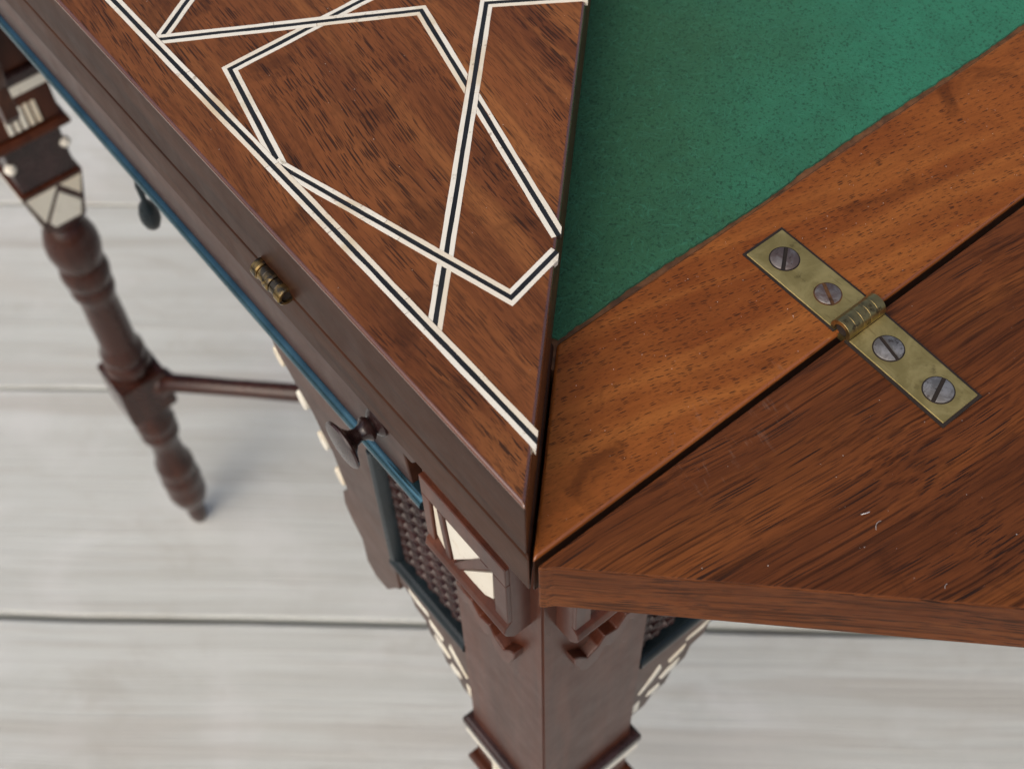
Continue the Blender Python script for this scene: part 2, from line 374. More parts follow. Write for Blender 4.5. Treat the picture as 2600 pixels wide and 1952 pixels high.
# ------------------------------------------------------------------ floor
floor = empty('floor'); floor['kind'] = 'structure'
bm = NB(); s_ = 6.0
f = [bm.verts.new((x, y, -0.06)) for x, y in ((-s_, -s_), (s_, -s_), (s_, s_), (-s_, s_))]; bm.faces.new(f)
g_ = finish(bm, 'ground', M['soil']); g_['kind'] = 'structure'
d_ = Vector((0.759, -0.651, 0)).normalized(); nrm = Vector((0.651, 0.759, 0)).normalized()
ang = math.atan2(d_.y, d_.x)
PW = 0.1955
off0 = 0.2752 - (nrm.x * CEN + nrm.y * CEN)
gaps = {0: 0.0055, 1: 0.0040, 2: 0.0030}
for k in range(-14, 16):
    lo = off0 + k * PW + gaps.get(k, 0.004) / 2
    hi = off0 + (k + 1) * PW - gaps.get(k + 1, 0.004) / 2
    bm = NB(); wd = hi - lo
    nseg = 60; rows = []
    rr = random.Random(100 + k)
    ph = [rr.uniform(0, 6.28) for _ in range(4)]
    for i in range(nseg + 1):
        x = -3.6 + 7.2 * i / nseg
        e0 = 0.0010 * math.sin(x * 9 + ph[0]) + 0.0006 * math.sin(x * 31 + ph[1])
        e1 = 0.0010 * math.sin(x * 8 + ph[2]) + 0.0006 * math.sin(x * 27 + ph[3])
        y0, y1 = -wd / 2 + e0, wd / 2 + e1
        rows.append([bm.verts.new((x, y, z)) for y, z in ((y0, -0.022), (y0, -0.0012), (y0 + 0.0012, 0.0), (y1 - 0.0012, 0.0), (y1, -0.0012), (y1, -0.022))])
    for a, b in zip(rows, rows[1:]):
        for i in range(5): bm.faces.new((a[i], b[i], b[i + 1], a[i + 1]))
    o = finish(bm, 'plank', M['floor'], floor)
    ctr = nrm * ((lo + hi) / 2)
    o.location = ctr; o.rotation_euler = (0, 0, ang)

# ------------------------------------------------------------------ the table
table = empty('card_table')
table['label'] = 'dark mahogany folding card table with bone inlay, one leaf open over green baize'
table['category'] = 'table'

# --- inlay pattern of a leaf, in (v, u): v away from the hinged side, u along it (from the photo's near corner)
PAT = {
 'A': [(0.0097, 0.0098), (0.0097, 0.260)],
 'B': [(0.0098, 0.1396), (0.0594, 0.1100), (0.0416, 0.0424)],
 'D': [(0.0389, 0.0396), (0.0255, 0.0366), (0.0104, 0.0929)],
 'E': [(0.0109, 0.0915), (0.0178, 0.1213), (0.0760, 0.1206)],
 'C': [(0.1180, 0.0705), (0.0716, 0.1027), (0.0098, 0.0393)],
 'F': [(0.0098, 0.1380), (0.0420, 0.1580), (0.1000, 0.1450)],
}
# segments cut where a band passes under another (name, segment index) -> list of cut (v,u) points
def seg_inter(p, q, a, b):
    d1 = (q[0] - p[0], q[1] - p[1]); d2 = (b[0] - a[0], b[1] - a[1])
    den = d1[0] * d2[1] - d1[1] * d2[0]
    if abs(den) < 1e-12: return None
    t = ((a[0] - p[0]) * d2[1] - (a[1] - p[1]) * d2[0]) / den
    s = ((a[0] - p[0]) * d1[1] - (a[1] - p[1]) * d1[0]) / den
    return t if 0.02 < t < 0.98 and 0.0 <= s <= 1.0 else None
OVER = {('B', 'E'): 'B', ('B', 'C'): 'C', ('C', 'D'): 'D', ('C', 'E'): 'C', ('B', 'F'): 'B', ('F', 'E'): 'F', ('C', 'F'): 'C'}
HW = 0.00142      # half of the whole band
BL = 0.00050      # half of the black line
def offset_poly(pts, d):
    out = []
    for i, p in enumerate(pts):
        ns = []
        if i > 0: a, b = pts[i - 1], p; l = math.hypot(b[0] - a[0], b[1] - a[1]); ns.append((-(b[1] - a[1]) / l, (b[0] - a[0]) / l))
        if i < len(pts) - 1: a, b = p, pts[i + 1]; l = math.hypot(b[0] - a[0], b[1] - a[1]); ns.append((-(b[1] - a[1]) / l, (b[0] - a[0]) / l))
        if len(ns) == 1: nx, ny = ns[0]; k = 1
        else:
            nx, ny = ns[0][0] + ns[1][0], ns[0][1] + ns[1][1]; l = math.hypot(nx, ny); nx /= l; ny /= l
            k = 1 / max(0.35, nx * ns[0][0] + ny * ns[0][1])
        out.append((p[0] + nx * d * k, p[1] + ny * d * k))
    return out
def clip_leaf(poly, mg=0.0002):
    """clip a (v,u) polygon to the leaf triangle v<=u-mg, v<=L-u-mg"""
    def clip(pl, f):
        out = []
        for i in range(len(pl)):
            a, b = pl[i], pl[(i + 1) % len(pl)]; fa, fb = f(a), f(b)
            if fa >= 0: out.append(a)
            if fa * fb < 0:
                t = fa / (fa - fb); out.append((a[0] + (b[0] - a[0]) * t, a[1] + (b[1] - a[1]) * t))
        return out
    return clip(clip(poly, lambda p: p[1] - p[0] - mg), lambda p: L - p[1] - p[0] - mg)
def strip_pieces():
    """yield (kind, polygon) for all inlay slips"""
    for nm, pts in PAT.items():
        runs = []
        for i in range(len(pts) - 1):
            a, b = pts[i], pts[i + 1]
            cuts = []
            for om, op in PAT.items():
                if om == nm: continue
                key = (nm, om) if (nm, om) in OVER else (om, nm)
                if key not in OVER or OVER[key] == nm: continue
                for j in range(len(op) - 1):
                    t = seg_inter(a, b, op[j], op[j + 1])
                    if t is not None:
                        ln = math.hypot(b[0] - a[0], b[1] - a[1])
                        d1 = ((b[0] - a[0]) / ln, (b[1] - a[1]) / ln); l2 = math.hypot(op[j + 1][0] - op[j][0], op[j + 1][1] - op[j][1])
                        d2 = ((op[j + 1][0] - op[j][0]) / l2, (op[j + 1][1] - op[j][1]) / l2)
                        sn = abs(d1[0] * d2[1] - d1[1] * d2[0])
                        cuts.append((t, op[j], op[j + 1]))
            cuts.sort()
            for lo, hi in ((-HW, -BL), (-BL, BL), (BL, HW)):
                A = offset_poly(pts, lo); B = offset_poly(pts, hi)
                q = [A[i], A[i + 1], B[i + 1], B[i]]
                parts = [q]
                for t, c, d in cuts:       # remove the band of the strip that passes over
                    l2 = math.hypot(d[0] - c[0], d[1] - c[1]); nx, ny = -(d[1] - c[1]) / l2, (d[0] - c[0]) / l2
                    new = []
                    for pl in parts:
                        for sg in (1, -1):
                            f = lambda p: sg * ((p[0] - c[0]) * nx + (p[1] - c[1]) * ny) - HW - 0.00008
                            out = []
                            for ii in range(len(pl)):
                                a_, b_ = pl[ii], pl[(ii + 1) % len(pl)]; fa, fb = f(a_), f(b_)
                                if fa >= 0: out.append(a_)
                                if fa * fb < 0:
                                    tt = fa / (fa - fb); out.append((a_[0] + (b_[0] - a_[0]) * tt, a_[1] + (b_[1] - a_[1]) * tt))
                            if len(out) >= 3: new.append(out)
                    parts = new
                for pl in parts: yield nm, (abs(lo) == BL and abs(hi) == BL), pl
# A is broken into slips with hairline joints, and everything at A's inner side is trimmed by A
pieces = []
for nm, blk, pl in strip_pieces():
    if nm != 'A':
        lim = 0.0097 + HW + 0.00006
        out = []
        for i in range(len(pl)):
            a, b = pl[i], pl[(i + 1) % len(pl)]; fa, fb = a[0] - lim, b[0] - lim
            if fa >= 0: out.append(a)
            if fa * fb < 0: t = fa / (fa - fb); out.append((a[0] + (b[0] - a[0]) * t, a[1] + (b[1] - a[1]) * t))
        pl = out
        if len(pl) < 3: continue
        pl = clip_leaf(pl)
        if len(pl) >= 3: pieces.append((blk, pl))
    else:
        v0 = min(p[0] for p in pl); v1 = max(p[0] for p in pl)
        us = [0.0, 0.0705, 0.1262, 0.1900, 0.2375] if not blk else [0.0, 0.2375]
        sh = 0.0004 if v0 < 0.0097 - BL - 1e-5 else 0.0
        for a, b in zip(us, us[1:]):
            q = clip_leaf([(v0, a + (0.00010 if a else 0) + sh), (v1, a + (0.00010 if a else 0) + sh), (v1, b - 0.00004 + sh), (v0, b - 0.00004 + sh)])
            if len(q) >= 3: pieces.append((blk, q))
def half(pl, c, d, keep):
    out = []
    for i in range(len(pl)):
        a, b = pl[i], pl[(i + 1) % len(pl)]
        fa = keep * ((a[0] - c[0]) * d[0] + (a[1] - c[1]) * d[1]); fb = keep * ((b[0] - c[0]) * d[0] + (b[1] - c[1]) * d[1])
        if fa >= 0: out.append(a)
        if fa * fb < 0: t = fa / (fa - fb); out.append((a[0] + (b[0] - a[0]) * t, a[1] + (b[1] - a[1]) * t))
    return out
rj_ = random.Random(31); split = []
for blk, pl in pieces:
    best = max(((pl[i], pl[(i + 1) % len(pl)]) for i in range(len(pl))), key=lambda e: math.hypot(e[1][0] - e[0][0], e[1][1] - e[0][1]))
    ln = math.hypot(best[1][0] - best[0][0], best[1][1] - best[0][1])
    if blk or ln < 0.034: split.append((blk, pl)); continue
    d = ((best[1][0] - best[0][0]) / ln, (best[1][1] - best[0][1]) / ln)
    t = rj_.uniform(0.36, 0.64) * ln
    c = (best[0][0] + d[0] * t, best[0][1] + d[1] * t)
    for kp in (1, -1):
        q = half(pl, (c[0] + kp * d[0] * 0.00005, c[1] + kp * d[1] * 0.00005), d, kp)
        if len(q) >= 3: split.append((blk, q))
pieces = split
def chip(pl, amp, rr):
    """slightly uneven hand-cut edges"""
    out = []
    for i in range(len(pl)):
        a, b = pl[i], pl[(i + 1) % len(pl)]
        ln = math.hypot(b[0] - a[0], b[1] - a[1]); k = max(1, int(ln / 0.004))
        for j in range(k):
            t = j / k
            q = (a[0] + (b[0] - a[0]) * t, a[1] + (b[1] - a[1]) * t)
            if j: nx, ny = -(b[1] - a[1]) / ln, (b[0] - a[0]) / ln; e = rr.gauss(0, amp); q = (q[0] + nx * e, q[1] + ny * e)
            out.append(q)
    return out
def add_inlay(parent, mapper, z0, z1, mgc=0.00015):
    rr = random.Random(11)
    for blk, pl in pieces:
        pl = clip_leaf(chip(pl, 0.00004, rr), mgc)
        if len(pl) < 3: continue
        bm = NB()
        dz = 0.00004 if blk else 0.00009
        a = [bm.verts.new(mapper(v, u, z0)) for v, u in pl]; b = [bm.verts.new(mapper(v, u, z1 + (dz if z1 > z0 else -dz))) for v, u in pl]
        bm.faces.new(b); bm.faces.new(a[::-1]); k = len(pl)
        for i in range(k): bm.faces.new((a[i], a[(i + 1) % k], b[(i + 1) % k], b[i]))
        finish(bm, 'ebony_line' if blk else 'bone_slip', M['line'] if blk else M['bone'], parent)

# --- closed leaf on the left side
def edge_run(a, b, k):
    return [(a[0] + (b[0] - a[0]) * i / k, a[1] + (b[1] - a[1]) * i / k) for i in range(k)]
G = 0.00045
bm = NB(); poly_prism(bm, [(0.0, G * 2.4), (CEN - G * 1.4, CEN), (0.0, L - G * 2.4)], 0.0002, TL, 1, 0)
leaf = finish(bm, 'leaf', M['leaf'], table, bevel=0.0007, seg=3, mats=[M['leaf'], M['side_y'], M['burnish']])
side_faces(leaf)
for p in leaf.data.polygons:
    if p.normal.x > 0.5: p.material_index = 0
    if 0.15 < p.normal.z <= 0.97: p.material_index = 2
leaf['label'] = 'closed leaf with bands of bone and ebony inlay'
add_inlay(leaf, lambda v, u, z: P(v, u, z), TL - 0.0012, TL)
for k in (2, 3): copy_tree(leaf, table, R(-90 * k) if k != 3 else R(-90))
# --- open leaf, hinged on the right side and folded out flat
bm = NB()
ZT = -0.0004
poly_prism(bm, [(0.0006, -0.0012), (L - 0.0022, -0.0019), (L - 0.0030, -0.0032), (CEN, -CEN + 0.0006), (0.0026, -0.0034), (0.0011, -0.0026), (0.0004, -0.0019)], -TL + ZT + 0.0019, ZT, 1, 0)
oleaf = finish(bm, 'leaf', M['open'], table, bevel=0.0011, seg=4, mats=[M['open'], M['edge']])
for p in oleaf.data.polygons: p.material_index = 0 if abs(p.normal.z) > 0.9 else 1
oleaf['label'] = 'open leaf folded out beside the baize, streaky plain underside up'
zb = -TL + ZT + 0.0019
add_inlay(oleaf, lambda v, u, z: P(u, -v, z), zb + 0.0012, zb, 0.0011)

# --- bed: four mitred rails, board and baize
bm = NB()
mg = 0.00035
poly_prism(bm, [(0.0004, 0.0), (L - 0.0004, 0.0), (L - WR - 0.0003, WR), (WR + 0.0003, WR)], -TB, 0.0, 1, 0)
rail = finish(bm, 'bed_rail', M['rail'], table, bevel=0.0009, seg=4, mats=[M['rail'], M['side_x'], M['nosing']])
side_faces(rail)
for k in (1, 2, 3): copy_tree(rail, table, R(-90 * k))
rail.data = rail.data.copy()           # the open side's rail keeps its burnished orange nosing
for p in rail.data.polygons:
    if 0.15 < p.normal.z <= 0.97: p.material_index = 2
bm = NB(); box(bm, WR - 0.004, L - WR + 0.004, WR - 0.004, L - WR + 0.004, -TB + 0.001, -0.0008)
bm2 = bm; bmo = finish(bm2, 'bed_board', M['under'], table)
bmo.scale = (1, 1, 1)
rr = random.Random(5)
def ragged(n_, lo):
    out = []
    e = 0.0
    for i in range(n_):
        e = 0.70 * e + rr.gauss(0, 0.00012)
        d = lo + abs(e)
        out.append(d)
    return out
bm = NB(); pts = []
a0, a1 = WR, L - WR; N_ = 420
for sdn in range(4):
    rg = ragged(N_, 0.00055)
    for i in range(N_):
        t = i / N_; q = a0 + 0.0014 + (a1 - a0 - 0.0028) * t
        wv_ = 0.0007 * (0.5 + 0.5 * math.sin(t * 37 + sdn)) * min(1.0, min(t, 1 - t) / 0.05)
        d = rg[i] + wv_
        pts.append([(q, a0 + d), (a1 - d, q), (a1 + a0 - q, a1 - d), (a0 + d, a1 + a0 - q)][sdn])
lowr = [bm.verts.new(P(x, y, -0.00078)) for x, y in pts]
top = [bm.verts.new(P(x, y, -0.0001)) for x, y in pts]
inn = []
b0, b1 = a0 + 0.008, a1 - 0.008
for sdn in range(4):
    for i in range(N_):
        q = b0 + (b1 - b0) * i / N_
        inn.append(bm.verts.new(P(*[(q, b0), (b1, q), (b1 + b0 - q, b1), (b0, b1 + b0 - q)][sdn], -0.0001)))
ctr = bm.verts.new(P(CEN, CEN, -0.0001))
K = len(pts)
for i in range(K):
    j = (i + 1) % K
    bm.faces.new((lowr[i], lowr[j], top[j], top[i])); bm.faces.new((top[i], top[j], inn[j], inn[i])); bm.faces.new((inn[i], inn[j], ctr))
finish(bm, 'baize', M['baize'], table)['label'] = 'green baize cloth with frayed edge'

# --- hinges
def knuckles(hg, centre, axis, r_, length, mat, n_=5, small=0.99, b_=0.00003):
    seg = length / n_
    for i in range(n_):
        bm = NB(); h0 = -length / 2 + i * seg + 0.00002; h1 = h0 + seg - 0.00004
        rj = r_ * (1.0 if i % 2 == 0 else small); ri = r_ * 0.62
        prof = [(ri, h0), (rj - b_, h0), (rj, h0 + b_), (rj, h1 - b_), (rj - b_, h1), (ri, h1), (ri, h0)]
        def place(cx, cy, h):
            if axis == 'x': return P(centre[0] + h, centre[1] + cx, centre[2] + cy)
            return P(centre[0] + cx, centre[1] + h, centre[2] + cy)
        rings = [[bm.verts.new(place(q * math.cos(2 * math.pi * t / 28), q * math.sin(2 * math.pi * t / 28), h)) for t in range(28)] for q, h in prof]
        for a, b in zip(rings, rings[1:]):
            for t in range(28): bm.faces.new((a[t], a[(t + 1) % 28], b[(t + 1) % 28], b[t]))
        finish(bm, 'knuckle', mat, hg, smooth=True)
    bm = NB()
    revolve(bm, [(0, -length / 2 + 0.0006), (r_ * 0.60, -length / 2 + 0.0006), (r_ * 0.60, length / 2 - 0.0006), (0, length / 2 - 0.0006)], 20,
            lambda cx, cy, h: P(centre[0] + h, centre[1] + cx, centre[2] + cy) if axis == 'x' else P(centre[0] + cx, centre[1] + h, centre[2] + cy))
    finish(bm, 'hinge_pin', M['gap'], hg, smooth=True)
hinge = empty('hinge', table); hinge['label'] = 'brass strap hinge with four slotted screws, lying open'
X0, X1 = 0.0774, 0.0876
def plate(y0, y1, xa, xb, xc, xd, zt):
    bm = NB(); e = 0.00052
    cx_, cy_ = (xa + xb) / 2, (y0 + y1) / 2
    poly_prism(bm, [(xa - e, y0 - e * 1.2), (xb + e, y0 - e * 1.2), (xc + e, y1 + e * 1.2), (xd - e, y1 + e * 1.2)], zt - 0.0012, zt - 0.00022)
    finish(bm, 'hinge_recess', M['gap'], hinge)
    bm = NB(); poly_prism(bm, [(xa, y0), (xb, y0), (xc, y1), (xd, y1)], zt - 0.001, zt)
    finish(bm, 'plate', M['brass'], hinge, bevel=0.00012, seg=2)
plate(0.0016, 0.0255, X0, X1 + 0.0002, X1, X0, 0.00045)
plate(-0.0266, -0.0026, X0 - 0.0003, X1 - 0.0007, X1, X0 + 0.0001, 0.00030)
knuckles(hinge, (0.0825, -0.0002, 0.0011), 'x', 0.0025, 0.0103, M['knuckle'])
SCR = [((0.0824, 0.0197), -141.4), ((0.0826, 0.0079), -116.4), ((0.0820, -0.0087), -103.3), ((0.0820, -0.0212), -159.3)]
for i, ((sx, sy), a_) in enumerate(SCR):
    zt = 0.00045 if sy > 0 else 0.00030
    r_ = 0.0029 if i != 1 else 0.0026
    bm = NB()
    revolve(bm, [(0, zt - 0.0008), (r_ + 0.00028, zt - 0.0008), (r_ + 0.00028, zt + 0.00004), (0, zt + 0.00004)], 36, lambda cx, cy, h: P(sx + cx, sy + cy, h))
    finish(bm, 'screw_recess', M['rust'] if i == 1 else M['gap'], hinge)
    bm = NB()           # head: two half discs either side of a slot, over a slot floor
    hw = 0.00042; hz = zt + 0.00030
    tl = [(0.0, 0.0), (0.00002, 0.0), (-0.00002, 0.0)][i % 3][0]
    for sgn in (1, -1):
        a1_ = math.asin(hw / r_); arc = [a1_ + (math.pi - 2 * a1_) * t / 22 for t in range(23)]
        lo = []; hi = []; ed = []
        for t in arc:
            c_, s2 = math.cos(t), sgn * math.sin(t)
            def rt(q, w_): 
                ca, sa = math.cos(R(a_)), math.sin(R(a_)); return sx + q * ca - w_ * sa, sy + q * sa + w_ * ca
            x, y = rt(r_ * c_, r_ * s2); lo.append(bm.verts.new(P(x, y, zt - 0.0006))); ed.append(bm.verts.new(P(x, y, hz - 0.00012)))
            x, y = rt((r_ - 0.00022) * c_, max(hw, (r_ - 0.00022) * abs(s2)) * sgn); hi.append(bm.verts.new(P(x, y, hz)))
        bm.faces.new(hi)
        for t in range(22):
            bm.faces.new((lo[t], lo[t + 1], ed[t + 1], ed[t])); bm.faces.new((ed[t], ed[t + 1], hi[t + 1], hi[t]))
        bm.faces.new((lo[0], ed[0], hi[0], hi[-1], ed[-1], lo[-1]))
    sc_ = finish(bm, 'screw', M['screw'] if i < 2 else M['screw_grey'], hinge, smooth=True)
hinge2 = empty('hinge', table); hinge2['label'] = 'brass hinge barrel on the closed edge'
knuckles(hinge2, (-0.0008, 0.0815, 0.0006), 'y', 0.0023, 0.0108, M['knuckle_dark'], 5, 0.86, 0.0003)

# ------------------------------------------------------------------ carcass (left side authored; the other sides are turned copies)
def side(objs, sides=(1, 2, 3)):
    for o in objs:
        for k in sides: copy_tree(o, table, R(-90 * k))
# drawer with two knobs
bm = NB()
slab_v(bm, [(0.0545, -0.0150), (0.0500, -0.0400), (0.0525, -0.0440), (0.0555, -0.0440), (0.0540, -0.0555), (L - 0.054, -0.0555), (L - 0.0545, -0.0150)], 0.0080, 0.0160)
drawer = finish(bm, 'drawer', M['side'], table, bevel=0.0005)
def knob(u):
    bm = NB()
    prof = [(0.0, 0.001), (0.0036, 0.001), (0.0038, -0.0006), (0.0030, -0.0014), (0.0022, -0.0018), (0.0030, -0.0026), (0.0031, -0.0034), (0.0022, -0.0042), (0.0017, -0.0055),
            (0.0021, -0.0070), (0.0034, -0.0082), (0.0052, -0.0090), (0.0061, -0.0094), (0.0063, -0.0098), (0.0060, -0.0102), (0.0035, -0.0106), (0.0, -0.0107)]
    revolve(bm, [(r_ * 1.0, h) for r_, h in prof], 32, lambda cx, cy, h: P(0.0080 + h, u + cx, -0.0415 + cy))
    return finish(bm, 'knob', M['knob'], drawer, smooth=True)
knob(0.0650); knob(L - 0.0650)
# plain boards on the other three sides
bm = NB(); box(bm, 0.0080, 0.0160, 0.050, L - 0.050, -0.0555, -0.0150)
fb_ = finish(bm, 'frieze_board', M['side'], table, bevel=0.0005)
for k in (1, 2): copy_tree(fb_, table, R(-90 * k))
fb_.rotation_euler.z = R(-270)
# moulding below the drawer
def moulding(u0, u1, v, zc, pr=0.0018, hh=0.0030, back=0.004):
    prof = [(v + back, zc + hh), (v, zc + hh)]
    for i in range(9):
        a = math.pi / 2 - math.pi * i / 8
        prof.append((v - pr * math.cos(a) , zc + hh * 0.92 * math.sin(a)))
    prof += [(v, zc - hh), (v + back, zc - hh)]
    bm = NB(); prism_u(bm, prof, u0, u1)
    return bm
md = finish(moulding(0.0492, L - 0.0492, 0.0080, -0.0578, 0.0018, 0.0024, 0.0070), 'moulding', M['ebon'], table, smooth=True)
# apron below the moulding
bm = NB()
box(bm, 0.0150, 0.0215, 0.0495, L - 0.0495, -0.0860, -0.0615)
apron = finish(bm, 'apron', M['side'], table, bevel=0.0005)
bm = NB(); box(bm, 0.0225, 0.0265, 0.0495, L - 0.0495, -0.0840, -0.0140)
inner = finish(bm, 'carcass_board', M['gap'], table)
# pendant at the middle of the apron
bm = NB()
revolve(bm, [(0, -0.0855), (0.0026, -0.0858), (0.0026, -0.0880), (0.0012, -0.0900), (0.0012, -0.1080), (0.0018, -0.1100), (0.0012, -0.1170), (0.0034, -0.1195), (0.0046, -0.1230), (0.0046, -0.1262), (0.0032, -0.1296), (0.0013, -0.1310), (0.0, -0.1313)],
        24, lambda cx, cy, h: P(0.0190 + cx * 0.75, CEN - 0.0110 + cy * 0.75, h + 0.003))
pend = finish(bm, 'pendant', M['ebon_dark'], table, smooth=True)
side([md, apron, inner, pend])

# bracket panels: stile, rail, mouldings, spindle lattice and bone slips
def bracket(mir):
    U = (lambda u: L - u) if mir else (lambda u: u)
    def pts(l): return [(U(u), z) for u, z in l]
    bm = NB()
    # stile with stepped outer edge, running up into the apron's spur
    slab_v(bm, pts([(0.0860, -0.0862), (0.1345, -0.0862), (0.1325, -0.0930), (0.1275, -0.0980), (0.1235, -0.1030), (0.1185, -0.1080), (0.1155, -0.1150), (0.1115, -0.1210),
                    (0.1095, -0.1310), (0.1075, -0.1390), (0.1115, -0.1450), (0.1125, -0.1530), (0.1095, -0.1620), (0.1060, -0.1680), (0.1062, -0.1840), (0.1020, -0.1900),
                    (0.0950, -0.1890), (0.0890, -0.1780), (0.0860, -0.1740)]), 0.0140, 0.0205)
    st = finish(bm, 'bracket', M['side'], table, bevel=0.0006)
    bm = NB()   # bottom rail, lower edge carved into steps
    low = [(0.0860, -0.1680), (0.0805, -0.1690), (0.0790, -0.1745), (0.0735, -0.1760), (0.0720, -0.1830), (0.0665, -0.1850), (0.0645, -0.1920), (0.0590, -0.1935), (0.0560, -0.1985), (0.0495, -0.1990)]
    slab_v(bm, pts([(0.0495, -0.1555), (0.0860, -0.1555)] + low), 0.0145, 0.0205)
    finish(bm, 'bottom_rail', M['side'], st, bevel=0.0005)
    u0, u1 = sorted((U(0.0495), U(0.0862)))
    finish(moulding(u0, u1, 0.0145, -0.1525, 0.0020, 0.0032, 0.006), 'moulding', M['ebon_dark'], st, smooth=True)
    bm = NB()   # upright slip moulding on the stile's inner edge
    prof = [(0.0130, 0), (0.0125, 0.0012), (0.0130, 0.0026), (0.0165, 0.0040), (0.0200, 0.0040), (0.0200, 0)]
    a = [bm.verts.new(P(v, U(0.0862 - s2), -0.0862)) for v, s2 in prof]; b = [bm.verts.new(P(v, U(0.0862 - s2), -0.1490)) for v, s2 in prof]
    bm.faces.new(a); bm.faces.new(b[::-1])
    for i in range(6): bm.faces.new((a[i], b[i], b[(i + 1) % 6], a[(i + 1) % 6]))
    finish(bm, 'slip_moulding', M['ebon_dark'], st, bevel=0.0003)
    bm = NB()   # dark board behind the lattice
    slab_v(bm, pts([(0.0495, -0.0860), (0.0858, -0.0860), (0.0858, -0.1560), (0.0495, -0.1560)]), 0.0222, 0.0240)
    finish(bm, 'backing_board', M['gap'], st)
    # lattice of turned spindles
    cols = [0.0525 + 0.0058 * i for i in range(6)]; zs = [-0.0900 - 0.0058 * i for i in range(11)]
    for u in cols:
        prof = [(0, -0.0862), (0.0010, -0.0862)]
        for z in zs:
            prof += [(0.0008, z + 0.0022), (0.0015, z + 0.0012), (0.0018, z), (0.0015, z - 0.0012), (0.0008, z - 0.0022)]
        prof += [(0.0010, -0.1500), (0, -0.1500)]
        bm = NB(); revolve(bm, prof, 8, lambda cx, cy, h: P(0.0175 + cx, U(u) + cy, h))
        finish(bm, 'spindle', M['lattice'], st, smooth=True)
    for z in zs:
        prof = [(0, 0.0495), (0.0009, 0.0495)]
        for u in [c + 0.0029 for c in cols[:-1]]: prof += [(0.0009, u - 0.0012), (0.0015, u), (0.0009, u + 0.0012)]
        prof += [(0.0009, 0.0845), (0, 0.0845)]
        bm = NB(); revolve(bm, prof, 8, lambda cx, cy, h: P(0.0168 + cx, U(h), z - 0.0029 + cy))
        finish(bm, 'spindle', M['lattice'], st, smooth=True)
    # bone slips on the stepped lower edge
    def slip(pp, v0, v1):
        mu = sum(p[0] for p in pp) / len(pp); mz = sum(p[1] for p in pp) / len(pp)
        pp = [(mu + (p[0] - mu) * 0.80, mz + (p[1] - mz) * 0.80) for p in pp]; v0 = 0.0142
        bm = NB(); slab_v(bm, pts(pp), v0, v1); finish(bm, 'bone_piece', M['bone'], st, bevel=0.0003)
    slip([(0.0825, -0.1640), (0.0700, -0.1655), (0.0690, -0.1680), (0.0780, -0.1685)], 0.0136, 0.0150)
    slip([(0.0715, -0.1690), (0.0625, -0.1725), (0.0635, -0.1765), (0.0705, -0.1735)], 0.0136, 0.0150)
    slip([(0.0610, -0.1680), (0.0535, -0.1790), (0.0505, -0.1830), (0.0515, -0.1850), (0.0580, -0.1790), (0.0620, -0.1730)], 0.0136, 0.0150)
    slip([(0.0700, -0.1775), (0.0640, -0.1785), (0.0595, -0.1825), (0.0610, -0.1855), (0.0680, -0.1835)], 0.0136, 0.0150)
    slip([(0.0615, -0.1865), (0.0560, -0.1870), (0.0548, -0.1905), (0.0590, -0.1925), (0.0625, -0.1900)], 0.0136, 0.0150)
    slip([(0.0535, -0.1880), (0.0500, -0.1890), (0.0497, -0.1965), (0.0530, -0.1975)], 0.0136, 0.0150)
    # bone beads along the stepped spur
    for (u, z) in ((0.1322, -0.0955), (0.1240, -0.1085), (0.1165, -0.1215), (0.1108, -0.1350)):
        bm = NB()
        for t in range(1): pass
        ring = [(u + 0.0026 * math.cos(2 * math.pi * i / 12) * 0.8 + 0.0010 * math.sin(2 * math.pi * i / 12), z + 0.0036 * math.sin(2 * math.pi * i / 12)) for i in range(12)]
        slab_v(bm, pts(ring), 0.0137, 0.0180)
        finish(bm, 'bone_piece', M['bone'], st, bevel=0.0006)
    return st
b1 = bracket(False); b2 = bracket(True)
side([b1, b2])

